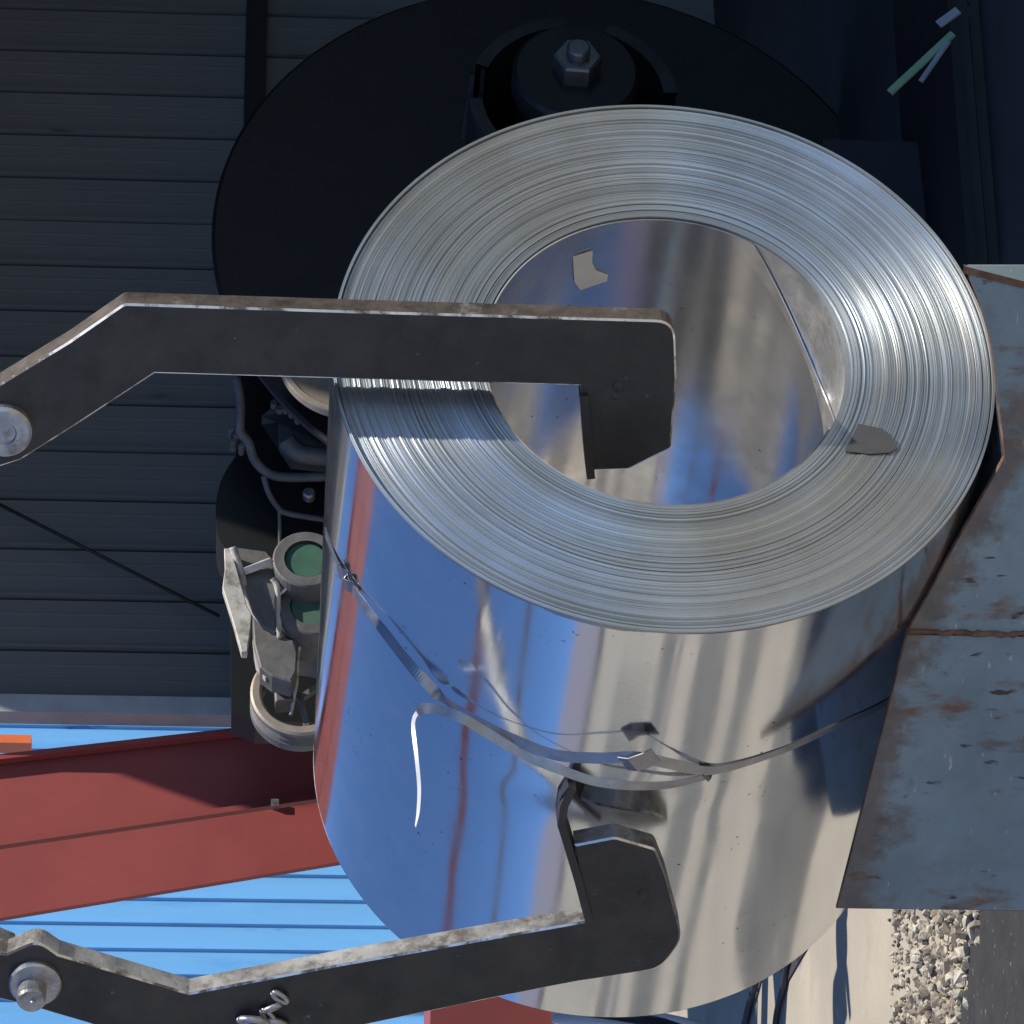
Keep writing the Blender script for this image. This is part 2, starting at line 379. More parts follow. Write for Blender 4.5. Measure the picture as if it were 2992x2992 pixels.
# dark ground patch near the gravel, ragged along its far edge
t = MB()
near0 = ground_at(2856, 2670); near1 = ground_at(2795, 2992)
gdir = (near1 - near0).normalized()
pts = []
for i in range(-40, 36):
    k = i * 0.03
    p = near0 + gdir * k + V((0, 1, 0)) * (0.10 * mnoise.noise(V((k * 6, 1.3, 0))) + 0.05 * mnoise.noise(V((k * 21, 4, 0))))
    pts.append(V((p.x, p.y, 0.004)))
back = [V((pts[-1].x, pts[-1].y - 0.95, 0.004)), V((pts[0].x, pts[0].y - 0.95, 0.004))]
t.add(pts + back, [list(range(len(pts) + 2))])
structure(t.build('dark_ground', m_dkground))
gr = MB(); rg = random.Random(3)
ico = bmesh.new(); bmesh.ops.create_icosphere(ico, subdivisions=1, radius=1)
iv = [v.co.copy() for v in ico.verts]; ifc = [[v.index for v in f.verts] for f in ico.faces]; ico.free()
far0 = ground_at(2600, 2700); far1 = ground_at(2640, 2992)
for i in range(5200):
    k = rg.uniform(-0.5, 2.2); a = near0 + gdir * (k - 0.4); yn = a.y; 
    yf = far0.y + (far1.y - far0.y) * k * 0.5
    u = rg.random() ** 1.25; y = yn + (yf - yn) * u + rg.gauss(0, 0.05)
    s = rg.uniform(0.005, 0.013) * (1.2 - 0.5 * u); x = a.x + rg.uniform(-0.02, 0.02)
    rot = Matrix.Rotation(rg.uniform(0, 6.3), 3, V((rg.random(), rg.random(), rg.random() + 0.1)).normalized())
    sc3 = V((rg.uniform(0.5, 1.5), rg.uniform(0.4, 1.1), rg.uniform(0.4, 1.6))) * s * rg.choice((0.6, 1, 1.3)); jt = rg.uniform(0.3, 0.5)
    gr.add([rot @ V((v.x * sc3.x * rg.uniform(1 - jt, 1 + jt), v.y * sc3.y * rg.uniform(1 - jt, 1 + jt), v.z * sc3.z * rg.uniform(1 - jt, 1 + jt))) + V((x, y, s * 0.45)) for v in iv], ifc, rg.choice((0, 0, 0, 1, 1, 2)))
stuff(tag(gr.build('gravel', [m_grav, mat('gravel_tan', (0.24, 0.20, 0.15), 0.85, var=0.4, vscale=35), mat('gravel_dark', (0.09, 0.08, 0.07), 0.85, var=0.4, vscale=35)], recalc=False), 'loose pale gravel along the edge of the concrete', 'gravel'))

# ---- dark rib-clad shed wall (in shade), its sheets built one by one
W0 = at(700, 2118, 12.0); W0 = V((W0.x, W0.y, 0))       # foot of the wall's left end
def clad(root, p0, d, n, sheet_w, pitch, count, z00, z1, material, rib=0.022, ribw=0.03, name='cladding_sheet', minor=True, seam=False):
    """ribbed sheets standing side by side along d from p0"""
    for i in range(count):
        z0 = z00(i) if callable(z00) else z00
        mb = MB(); prof = []
        base = p0 + d * (i * sheet_w); lift = 0.002 * (i % 2)
        x = 0.0
        k = 0
        while x < sheet_w - 1e-6:
            if seam: prof += [(x, 0.0), (x + 0.0005, -0.022), (x + 0.011, -0.022), (x + 0.0115, rib), (x + 0.0115 + ribw * 0.5, rib), (x + 0.0115 + ribw, 0.0)]
            else: prof += [(x, 0.0), (x + ribw * 0.3, rib), (x + ribw * 0.7, rib), (x + ribw, 0.0)]
            if minor:
                for q in (0.42, 0.72):
                    xm = x + ribw + (pitch - ribw) * q
                    prof += [(xm - 0.006, 0.0), (xm, 0.0009), (xm + 0.006, 0.0)]
            x += pitch; k += 1
        prof.append((sheet_w + 0.004, 0.0))
        vs_ = []
        for (x, h) in prof:
            b = base + d * x + n * (h + lift); vs_ += [V((b.x, b.y, z0)), V((b.x, b.y, z1))]
        mb.add(vs_, [(2 * j, 2 * j + 2, 2 * j + 3, 2 * j + 1) for j in range(len(prof) - 1)])
        mb.build(name, material, root, recalc=False)
wall = thing('ribbed_wall', 'dark grey ribbed steel shed wall in deep shade behind the machine', 'wall', W0)
clad(wall, W0 + WH * 0.066, WH, NH, 0.96, 0.192, 10, lambda i: 1.58 if i < 2 else 0.0, 4.3, m_dark, rib=0.014, ribw=0.016, seam=True)
mb = MB(); mb.box(W0 + WH * 0.032 + NH * 0.02 + ZU * 2.94, WH * 0.032, NH * 0.035, ZU * 1.36); mb.build('edge_trim', m_galv, wall)
mb = MB(); mb.box(W0 + WH * 1.9 + NH * 0.055 + ZU * 1.63, WH * 1.78, NH * 0.025, ZU * 0.036); mb.build('wall_rail', m_mach, wall)
mb = MB(); mb.box(W0 + WH * 6.7 + NH * 0.055 + ZU * 1.63, WH * 3.0, NH * 0.025, ZU * 0.036); mb.build('wall_rail', m_mach, wall)
# thin dark diagonal rod running across the sheets
q0 = onplane(30, 1490, W0 + NH * 0.06, NH); q1 = onplane(640, 1800, W0 + NH * 0.06, NH)
mb = MB(); mb.tube([q0 + (q0 - q1) * 0.6, q1], 0.006, 6); mb.build('diagonal_rod', m_mach, wall)

# ---- unseen shed roofs and right-hand wall, added to keep the sun off the machine
shed = thing('shed', 'unseen dark sheet roof and side wall of the open shed, shaped to shade the uncoiler', 'building', W0 + WH * 6 + ZU * 0)
def slab(name, w0, w1, n0, n1, z, th, material, parent):
    mb = MB(); c = W0 + WH * ((w0 + w1) / 2) + NH * ((n0 + n1) / 2) + ZU * (z + th / 2)
    mb.box(c, WH * ((w1 - w0) / 2), NH * ((n1 - n0) / 2), ZU * (th / 2)); return mb.build(name, material, parent)
W0w = W0.dot(WH)
slab('roof', 0.82, 10.5, -0.3, 1.35, 4.3, 0.12, m_roof, shed)
slab('roof', 1.25, 10.5, 1.36, 2.3, 4.3, 0.12, m_roof, shed)  # edge stepped back to let sun reach the ground
slab('roof', 0.74, 10.5, 2.31, 4.4, 4.3, 0.12, m_roof, shed)
slab('roof', -0.2, 10.5, 4.41, 16, 4.3, 0.12, m_roof, shed)  # unseen reach added to darken what the coil face mirrors
mb = MB(); mb.box(W0 + WH * 9.75 + NH * 7.85 + ZU * 2.15, WH * 0.06, NH * 8.15, ZU * 2.15); mb.build('side_wall', m_dark, shed)

m_floor = mat('shade_dark_floor', (0.035, 0.034, 0.033), 0.8, var=0.3, vscale=3, bump=0.2, bscale=20)  # dark sheet over the concrete: the roof's shade deepened by colour
mb = MB(); mb.add([W0 + WH * a + NH * b + ZU * 0.005 for a, b in ((-0.9, 0.0), (9.68, 0.0), (9.68, 16.0), (-0.9, 16.0), (-0.9, 6.0), (-1.5, 5.0), (-1.5, 2.2))], [(0, 1, 2, 3, 4, 5, 6)])
structure(mb.build('shed_floor', m_floor))
# ---- blue cladding far behind, in the sun
B0 = at(1670, 2150, 21.0); B0 = V((B0.x, B0.y, 0)) + WH * 1.2
bw = thing('blue_wall', 'bright blue ribbed steel wall in full sun beyond the red column', 'wall', B0)
clad(bw, B0 - WH * 7.2, WH, NH, 0.9, 0.15, 8, 0.0, 3.4, m_blue, rib=0.016, ribw=0.02, minor=False)
mb = MB(); o1 = at(-330, 2168, 19.5)
mb.box(o1, ZU * 0.72, WH * 0.024, NH * 0.05); tag(mb.build('orange_post', m_orange), 'short orange painted post seen in the gap beside the wall trim', 'post')

# ---- red tapered portal frame: column at the wall's end, rafter and second column to the left
C0 = onplane(700, 2330, W0 - NH * 0.32, NH); C0 = V((C0.x, C0.y, 0))
fr = thing('red_portal_frame', 'dark red tapered steel column and rafter beside the ribbed wall', 'column', C0)
PW = W0 - NH * 0.09        # plane of the web
PFb = W0 + NH * 0.05       # plane of the proud flange
def quadplate(pxs, p0, n, T, name, m_, parent, zlow=0.0, ztop=7.2):
    """plate between two image edges extended along their own lines from floor to top"""
    (a0, a1), (b0, b1) = pxs
    A = [onplane(*a0, p0, n), onplane(*a1, p0, n)]; Bq = [onplane(*b0, p0, n), onplane(*b1, p0, n)]
    def ext(q, z):
        k = (z - q[0].z) / (q[1].z - q[0].z); return q[0] + (q[1] - q[0]) * k
    poly = [ext(A, zlow), ext(A, ztop), ext(Bq, ztop), ext(Bq, zlow)]
    mb = MB(); mb.prism(poly, n, T, 0.0, (0, 0, 0)); return mb.build(name, m_, parent)
quadplate((((0, 2205), (600, 2140)), ((0, 2480), (600, 2390))), PW, NH, 0.012, 'web', m_red, fr)
quadplate((((0, 2482), (930, 2345)), ((0, 2682), (970, 2522))), PFb, NH, 0.02, 'flange', m_red, fr)
quadplate((((0, 2452), (600, 2366)), ((0, 2470), (600, 2382))), W0 - NH * 0.03, NH, 0.02, 'flange_lip', m_red, fr)
quadplate((((0, 2203), (600, 2136)), ((0, 2218), (600, 2150))), W0 - NH * 0.05, NH, 0.03, 'flange', m_red, fr)
topc = C0 + ZU * 6.9
mb = MB(); mb.bar(topc, topc - WH * 9.0 + ZU * 1.1, NH, 0.2, 0.42); mb.build('rafter', m_red, fr)
mb = MB(); mb.bar(topc - WH * 9.0 + ZU * 1.1, topc - WH * 9.0 - ZU * 6.9, NH, 0.2, 0.36); mb.build('column', m_red, fr)
# small bolt on the lip
mb = MB(); bp_ = onplane(803, 2355, PFb, NH); mb.box(bp_ + NH * 0.01, WH * 0.012, NH * 0.012, ZU * 0.012); mb.build('bolt', m_pin, fr)
# two beams running over the yard along the shed, seen mirrored in the coil
YB = V((0.224, 5.6, 0.95))
mb = MB(); q = YB - WH * 3.05 + ZU * 5.2; mb.box(q + AH * 9, AH * 9.5, (ZU * 0.5 + WH * 0.87) * 0.17, (ZU * 0.87 - WH * 0.5) * 0.1)
tag(mb.build('overhead_beam', m_red), 'red overhead beam above the yard, mirrored as the middle red stripe in the coil', 'beam')
mb = MB(); q = YB - WH * 4.85 + ZU * 4.3; mb.box(q + AH * 9, AH * 9.5, (ZU * 0.74 + WH * 0.67) * 0.09, (ZU * 0.67 - WH * 0.74) * 0.08)
tag(mb.build('overhead_beam', m_brown), 'narrow brown overhead beam above the yard, mirrored beside the red stripe', 'beam')
# dark ground strips added in the left yard for stripes mirrored in the coil
m_strip = mat('dark_strip_and_shade', (0.12, 0.113, 0.10), 0.9, var=0.3, vscale=2.5, col2=(0.26, 0.235, 0.195), mask=(0.55, 0.7), bump=0.4, bscale=40)
for (wa, wb, ta, tb) in ((-3.4, -2.2, -1.0, 11.0), (-12.5, -7.0, -4.0, 30.0), (-1.0, -0.35, 0.0, 2.6), (-1.75, -1.5, 0.0, 7.0)):  # strip nearest the table paints table and coil shadow onto the ground
    e0 = []; e1 = []
    for i in range(41):
        t_ = ta + (tb - ta) * i / 40; b_ = V((YB.x, YB.y, 0.006)) + AH * t_
        e0.append(b_ + WH * (wa + 0.12 * mnoise.noise(V((t_ * 0.9, wa, 0))))); e1.append(b_ + WH * (wb + 0.12 * mnoise.noise(V((t_ * 1.1, wb, 5)))))
    mb = MB(); mb.add(e0 + e1[::-1], [list(range(82))]); structure(mb.build('dark_ground', m_strip))
# pale yard wall off to the left, seen mirrored in the coil
yw = thing('warehouse', 'pale rendered warehouse across the yard to the left, mirrored in the coil', 'building', V((-32, 16, 0)))
mb = MB(); mb.box(V((-32, 16, 3.4)), V((0.5, 0, 0)), V((0, 30, 0)), V((0, 0, 3.4))); mb.build('wall', m_wallp, yw)
mb = MB(); mb.prism([V((-31.2, -14, 6.81)), V((-31.2, 46, 6.81)), V((-34, 46, 10.2)), V((-34, -14, 10.2))], V((1, 0, 0.8)), 0.1, 0.0, (0, 0, 0)); mb.build('roof', mat('slate_roof', (0.15, 0.14, 0.17), 0.7, var=0.15, vscale=2), yw)
for yy in (3.0, 8.2, 12.5, 19.0):
    mb = MB(); mb.box(V((-31.47, yy, 1.9)), V((0.03, 0, 0)), V((0, 1.1, 0)), V((0, 0, 1.9))); mb.build('door', m_roof, yw)

# ================================================================== COIL
RO, RI, LC = 0.48, 0.2634, 1.1095
CC = CAM + RTV * 0.22376 + UPV * -0.2198 + FWD * 5.6167       # centre of the near face
def cyl(th, t, r): return CC + AH * t + (ZU * math.cos(th) + WH * math.sin(th)) * r
coil = thing('steel_coil', 'shiny coil of bright steel sheet lying on the blue-grey table', 'steel coil', CC)
# --- outer wrap, a fine grid with slight waviness and a few dents where the strap pinches
dents = [(-1.20, 0.47, 0.010, 0.16, 0.05), (-1.55, 0.55, 0.007, 0.12, 0.10), (-1.95, 0.50, 0.006, 0.14, 0.06), (-1.02, 0.36, 0.005, 0.10, 0.08),
         (-1.62, 0.42, 0.008, 0.10, 0.045), (-2.25, 0.85, 0.003, 0.25, 0.15), (-1.9, 0.98, 0.002, 0.22, 0.1), (-2.2, 0.2, 0.0012, 0.2, 0.12)]
NA, NT = 420, 130
mb = MB()
for j in range(NT + 1):
    t_ = LC * j / NT
    for i in range(NA):
        th = -math.pi + 2 * math.pi * i / NA
        r = RO + 0.0008 * mnoise.noise(V((math.cos(th) * 2.2, math.sin(th) * 2.2, t_ * 1.6))) + 0.00028 * mnoise.noise(V((math.cos(th) * 7, math.sin(th) * 7, t_ * 5 + 9)))
        for (dth, dt, dd, sw, st) in dents:
            r -= dd * 0.18 * math.exp(-((th - dth) / sw) ** 2 - ((t_ - dt) / st) ** 2)
        mb.v.append(cyl(th, t_, r))
for j in range(NT):
    for i in range(NA):
        k = (i + 1) % NA
        mb.f.append([j * NA + i, (j + 1) * NA + i, (j + 1) * NA + k, j * NA + k]); mb.m.append(0); mb.sm.append(True)
mb.build('outer_wrap', m_coil, coil)
# --- near face: the edges of the wound laps, each lap at its own depth
rc = random.Random(11)
def face_rings(t_face, sign, n_ang, n_rings, seed):
    r_ = random.Random(seed); mb = MB(); prof = []
    r = RO; prof.append((RO - 0.0004, 0.006, 0.0)); off = 0.0
    lap = 0
    drift = 0.0
    while r > RI + 0.006:
        wdt = r_.uniform(0.0010, 0.0026) if lap else 0.0042
        if lap == 0: off = -0.004
        elif lap == 1: off = 0.010; wdt = 0.0022
        else:
            drift += r_.gauss(0, 0.0003); drift *= 0.93
            off = drift + r_.choice([0, 0, 0, 0, 0, 0, 0.0008, -0.0007, 0.0014]) * r_.random()
            if r_.random() < 0.02: off += 0.003; wdt = 0.0010
        sl_ = r_.uniform(-0.00034, 0.00034)
        prof += [(r - 0.0001, off + sl_, lap), (r - wdt + 0.0001, off - sl_, lap)]
        r -= wdt; lap += 1
    # last laps nearest the bore: proud, browner band
    prof += [(RI + 0.006, 0.001, lap), (RI + 0.0002, 0.0005, lap), (RI, 0.006, lap)]
    o = 0
    for (rr, off, lp) in prof:
        ph = (lp * 2.399) % 6.28
        for i in range(n_ang):
            th = 2 * math.pi * i / n_ang
            wob = 0.0006 * math.sin(th * 1 + ph * 0.3) + 0.0004 * math.sin(th * 2 + ph * 0.15)
            mb.v.append(cyl(th, t_face + sign * (off + wob), rr))
    for k in range(len(prof) - 1):
        for i in range(n_ang):
            j = (i + 1) % n_ang
            mb.f.append([k * n_ang + i, k * n_ang + j, (k + 1) * n_ang + j, (k + 1) * n_ang + i]); mb.m.append(0); mb.sm.append(False)
    return mb
fm = face_rings(0.0, 1, 240, 120, 5); fm.sm = [True] * len(fm.sm)
# keep lap edges crisp around the ring, smooth along it: split normals by marking ring edges sharp
fo = fm.build('wound_edge', m_edge, coil)
me = fo.data
for e in me.edges: e.use_edge_sharp = (e.vertices[0] // 240 == e.vertices[1] // 240)
mb = MB(); mb.lathe(CC + AH * LC, AH, [(RO, 0.0), (RI, 0.0)], 160); mb.build('far_edge', m_edge, coil)
# --- bore
mb = MB(); mb.lathe(CC, AH, [(RI, 0.004 + (LC - 0.004) * k / 12) for k in range(13)], 220); mb.build('bore_wrap', m_lap, coil)
mb = MB(); na = 220; nt = 24; RB = RI - 0.004
def lapfront(th):
    # innermost lap has slipped back along the lower right of the bore
    d = math.degrees((th - R_(165) + math.pi) % (2 * math.pi) - math.pi) / 42
    return 0.004 + (0.145 * math.cos(d * math.pi / 2) if abs(d) < 1 else 0.0)
for j in range(nt + 1):
    for i in range(na):
        th = 2 * math.pi * i / na; f0 = lapfront(th)
        rr = RB + 0.0005 * mnoise.noise(V((math.cos(th) * 2, math.sin(th) * 2, j * 0.2)))
        mb.v.append(cyl(th, f0 + (LC - 0.01 - f0) * j / nt, rr))
for j in range(nt):
    for i in range(na):
        k = (i + 1) % na
        mb.f.append([j * na + i, j * na + k, (j + 1) * na + k, (j + 1) * na + i]); mb.m.append(0); mb.sm.append(True)
# its sheared edge
o = len(mb.v)
for i in range(na):
    th = 2 * math.pi * i / na; mb.v += [cyl(th, lapfront(th), RB), cyl(th, lapfront(th), RB + 0.0025)]
for i in range(na):
    k = (i + 1) % na; mb.f.append([o + 2 * i, o + 2 * k, o + 2 * k + 1, o + 2 * i + 1]); mb.m.append(0); mb.sm.append(False)
mb.build('inner_lap', m_bore, coil)

def ray_cyl(px, py, r, inside=False):
    d = ray(px, py); o = CAM - CC
    dp = d - AH * d.dot(AH); op = o - AH * o.dot(AH)
    A = dp.dot(dp); B = 2 * dp.dot(op); C = op.dot(op) - r * r; D = B * B - 4 * A * C
    if D < 0: k = -B / (2 * A)
    else: k = (-B + (1 if inside else -1) * math.sqrt(D)) / (2 * A)
    p = CAM + d * k; q = p - CC; t = q.dot(AH); rad = q - AH * t
    return p, rad.normalized(), t
# --- paper label and tape
def patch(name, pxs, r, inside, m_):
    hits = [ray_cyl(x, y, r, inside) for (x, y) in pxs]; c = sum((h_[0] for h_ in hits), V((0, 0, 0))) / len(hits)
    nn = sum((h_[1] for h_ in hits), V((0, 0, 0))).normalized() * (-1 if inside else 1)
    mb = MB(); mb.prism([onplane(x, y, c + nn * 0.0014, nn) for (x, y) in pxs], nn, 0.0005, 0.0, (0, 0, 0)); return mb.build(name, m_, coil)
pl = patch('paper_label', [(1674, 750), (1732, 733), (1730, 768), (1742, 790), (1776, 803), (1774, 822), (1696, 848), (1678, 822)], RB - 0.0012, True, m_paper)
pl['label'] = 'torn off-white paper label stuck inside the bore'
FP = CC - AH * 0.0034
mb = MB(); tp = [onplane(x, y, FP, NH) for (x, y) in [(2508, 1238), (2578, 1252), (2612, 1285), (2622, 1308), (2600, 1322), (2540, 1326), (2470, 1318)]]
mb.prism(tp, NH, 0.0008, 0.0, (0, 0, 0)); mb.build('tape_patch', m_tape, coil)['label'] = 'grey tape patch across the sheet edges'
# --- loose tail of the outer wrap under the coil
mb = MB(); th0 = math.atan2(0, -1)
q_ = onplane(2912, 1140, CC, NH) - CC; th0 = math.atan2(q_.dot(WH), q_.dot(ZU))
q2 = onplane(2930, 1326, CC, NH) - CC; th1 = math.atan2(q2.dot(WH), q2.dot(ZU)); r1 = q2.length
P = []
ns = 12
for i in range(ns + 1):
    k = i / ns; th = th0 + ((th1 - th0 + math.pi) % (2 * math.pi) - math.pi) * k
    rr = RO + 0.001 + (r1 - RO) * (k ** 1.6)
    for t_ in (-0.003, 0.05): P.append(cyl(th, t_, rr))
for i in range(ns + 1):
    k = i / ns; th = th0 + ((th1 - th0 + math.pi) % (2 * math.pi) - math.pi) * k
    rr = RO + 0.001 + (r1 - RO) * (k ** 1.6) - 0.0018
    for t_ in (-0.003, 0.05): P.append(cyl(th, t_, rr))
h = 2 * (ns + 1); fs = []
for i in range(ns):
    fs += [(2 * i, 2 * i + 1, 2 * i + 3, 2 * i + 2), (h + 2 * i, h + 2 * i + 2, h + 2 * i + 3, h + 2 * i + 1), (2 * i, 2 * i + 2, h + 2 * i + 2, h + 2 * i)]
fs.append((2 * ns, 2 * ns + 1, h + 2 * ns + 1, h + 2 * ns))
mb.add(P, fs, 0, False); mb.build('loose_tail', m_strap, coil)

# ================================================================== STRAP
def smooth_path(pts, n=10):
    out = []
    for i in range(len(pts) - 1):
        p0 = pts[max(i - 1, 0)]; p1 = pts[i]; p2 = pts[i + 1]; p3 = pts[min(i + 2, len(pts) - 1)]
        for k in range(n):
            t = k / n
            out.append(tuple(0.5 * ((2 * b) + (-a + c) * t + (2 * a - 5 * b + 4 * c - d) * t * t + (-a + 3 * b - 3 * c + d) * t ** 3) for a, b, c, d in zip(p0, p1, p2, p3)))
    out.append(tuple(pts[-1])); return out
def strap(name, pts, w, parent, m_, th=0.0009):
    """pts: photo x, y, stand-off from the coil, twist, how far the flat side turns outwards from the coil to the front"""
    P = []; Wd = []; Nn = []
    raw = [ray_cyl(x, y, RO + o_) + (tw, fc) for (x, y, o_, tw, fc) in smooth_path(pts)]
    for i, (p, nn, t_, tw, fc) in enumerate(raw):
        d = (raw[min(i + 1, len(raw) - 1)][0] - raw[max(i - 1, 0)][0]).normalized()
        tgt = -FWD if fc <= 1 else (-FWD * (2 - fc) + (SUN - FWD).normalized() * (fc - 1))
        nn = nn * (1 - min(fc, 1)) + tgt * min(fc, 1)
        a = (nn - d * nn.dot(d)).normalized(); wd = d.cross(a)
        rot = Matrix.Rotation(tw, 3, d); P.append(p); Wd.append(rot @ wd); Nn.append(rot @ a)
    mb = MB(); mb.ribbon(P, Wd, Nn, w, th); return mb.build(name, m_, parent)
st = thing('steel_strap', 'thin loose steel strap wrapped round the middle of the coil', 'strap', cyl(-1.57, 0.45, RO))
strap('band', [(2672, 1985, 0.001, 0, 0), (2590, 2053, 0.001, 0, 0), (2450, 2120, 0.0012, 0, 0), (2300, 2188, 0.0015, 0, 0), (2150, 2238, 0.003, 0.1, 0), (2060, 2252, 0.006, 0.3, 0),
               (1960, 2232, 0.014, 0.5, 0.2), (1860, 2212, 0.022, 0.5, 0.3), (1750, 2215, 0.022, 0.5, 0.3), (1620, 2205, 0.018, 0.4, 0.3), (1500, 2160, 0.014, 0.3, 0.3), (1400, 2112, 0.012, 0.2, 0.4),
               (1300, 2045, 0.012, -0.4, 0.5), (1260, 2010, 0.012, 0.9, 0.5), (1200, 1945, 0.012, 0.1, 0.5), (1110, 1830, 0.010, 0.1, 0.4), (1040, 1735, 0.006, 0.1, 0.2), (1000, 1675, 0.003, 0, 0), (972, 1612, 0.001, 0, 0), (950, 1556, 0.0008, 0, 0)], 0.0165, st, m_strap)
strap('band_overlap', [(2070, 2268, 0.004, 0, 0), (1960, 2292, 0.008, 0.2, 0), (1850, 2296, 0.014, 0.2, 0.2), (1740, 2283, 0.016, 0.2, 0.3), (1640, 2250, 0.018, 0.2, 0.4), (1530, 2205, 0.022, 0.1, 0.5), (1430, 2145, 0.028, 0.1, 0.6),
                (1350, 2098, 0.038, 0.1, 0.6), (1285, 2074, 0.046, 0.1, 0.6), (1240, 2070, 0.052, 0.2, 0.8), (1219, 2082, 0.055, 0.1, 1.2)], 0.0155, st, m_strap)
tl = strap('tail', [(1219, 2082, 0.055, 0.1, 1.2), (1210, 2100, 0.058, 0.1, 1.6), (1208, 2130, 0.066, 0, 2), (1217, 2210, 0.093, 0, 2), (1225, 2300, 0.118, 0, 2), (1222, 2370, 0.138, 0.1, 2), (1214, 2414, 0.15, 0.5, 2)], 0.0068, st, m_strapb)
tl['label'] = 'loose strap end curling away from the coil'
# bent seal clips
def clip(px, py, off, lx, ly, name='seal_clip'):
    p, nn, t_ = ray_cyl(px, py, RO + off); d = nn.cross(AH).normalized()
    mb = MB(); rt = Matrix.Rotation(0.5, 3, nn); d2 = rt @ d; a2 = rt @ AH
    mb.ribbon([p - d2 * lx, p - d2 * lx * 0.4 + nn * 0.006, p + d2 * lx * 0.4 + nn * 0.003, p + d2 * lx - nn * 0.002], [a2] * 4, [nn] * 4, ly, 0.0016, smooth=False)
    return mb.build(name, m_strap, st)
clip(1868, 2220, 0.024, 0.026, 0.036)
clip(1003, 1672, 0.004, 0.018, 0.022); clip(1022, 1708, 0.005, 0.012, 0.02)
clip(2062, 2262, 0.003, 0.006, 0.024)

# ================================================================== TONGS
def fillet(pts, radii, seg=6):
    out = []; N = len(pts)
    for i in range(N):
        p0, p1, p2 = V((*pts[i - 1], 0)), V((*pts[i], 0)), V((*pts[(i + 1) % N], 0)); r = radii.get(i, 0)
        if not r: out.append(pts[i]); continue
        d0 = (p0 - p1).normalized(); d1 = (p2 - p1).normalized(); k = min(r, (p0 - p1).length * 0.49, (p2 - p1).length * 0.49)
        a, b = p1 + d0 * k, p1 + d1 * k
        for q in range(seg + 1):
            t = q / seg; c = a * (1 - t) ** 2 + p1 * 2 * t * (1 - t) + b * t * t; out.append((c.x, c.y))
    return out
BETA = R_(30)
TN = V((-math.sin(BETA), -math.cos(BETA), 0))          # front normal of both arms
TD = V((math.cos(BETA), -math.sin(BETA), 0))           # along the tongs, to the right and nearer
PA = at(1110, 1110, 5.51)                               # arm through the bore
PB = at(1700, 2480, 5.70)                               # arm in front of the wrap
tongs = thing('coil_tongs', 'heavy black steel lifting tongs with two hooked arms hanging at the coil', 'lifting tongs', at(1496, 1800, 5.6))
TH = 0.040
a1 = fillet([(-260, 1215), (0, 1122), (200, 1000), (362, 888), (1000, 909), (1972, 938), (1977, 1110), (1960, 1310), (1835, 1373), (1722, 1377), (1694, 1128), (1000, 1108), (452, 1092), (217, 1246), (60, 1345), (-240, 1440)],
            {3: 12, 5: 55, 7: 8, 8: 8})
mb = MB(); mb.prism([onplane(x, y, PA, TN) for x, y in a1], TN, TH, 0.0028); arm1 = mb.build('arm', [m_tong, m_tworn, m_tedge1], tongs)
arm1['label'] = 'arm reaching across the face into the bore'
a2 = fillet([(-60, 2780), (20, 2788), (110, 2748), (170, 2790), (552, 2903), (1000, 2818), (1709, 2693), (1678, 2470), (1797, 2447), (1916, 2481), (1947, 2561), (1996, 2745), (1930, 2832), (1673, 2872), (1430, 2920), (1050, 3000), (560, 3095), (259, 2992), (100, 2945), (-60, 2905)],
            {2: 45, 8: 10, 9: 12, 11: 40, 12: 40, 16: 40})
mb = MB(); mb.prism([onplane(x, y, PB, TN) for x, y in a2], TN, TH, 0.0028); arm2 = mb.build('arm', [m_tong, m_tworn, m_tedge], tongs)
arm2['label'] = 'arm hanging in front of the outer wrap'
def arm_off(px, py, P, d): return onplane(px, py, P, TN) + TN * d
# toe pads: bent plates welded to the inside of each toe, wider than the arm
def pad(pxs, P, half, th, arm, dz=0.0):
    c = [onplane(x, y, P, TN) - TN * (TH / 2 + dz) for x, y in pxs]; Wd = [TN] * len(c); Nn = []
    for i in range(len(c)):
        d = (c[min(i + 1, len(c) - 1)] - c[max(i - 1, 0)]).normalized(); Nn.append(d.cross(TN))
    mb = MB(); mb.ribbon(c, Wd, Nn, half * 2, th, smooth=False); return mb.build('toe_pad', m_tong, sub(arm, tongs))
pad([(1706, 1150), (1712, 1230), (1718, 1310), (1726, 1392)], PA, 0.028, 0.012, arm1)
pad([(1722, 2690), (1690, 2570), (1658, 2462), (1640, 2405), (1648, 2350), (1672, 2300)], PB, 0.026, 0.012, arm2)
# weld lump / stamped marks on the toe 
def blob(px, py, P, r, name, arm, m_):
    p = onplane(px, py, P, TN); mb = MB(); 
    mb.lathe(p - TN * 0.001, TN, [(r, 0), (r * 0.8, r * 0.25), (0.0002, r * 0.35)], 9, smooth=False); return mb.build(name, m_, sub(arm, tongs))
blob(1806, 1130, PA, 0.010, 'weld_spot', arm1, m_tong); blob(1796, 1160, PA, 0.006, 'weld_spot', arm1, m_tong)
blob(1880, 2610, PB, 0.010, 'weld_spot', arm2, m_tong); blob(1888, 2640, PB, 0.006, 'weld_spot', arm2, m_tong)
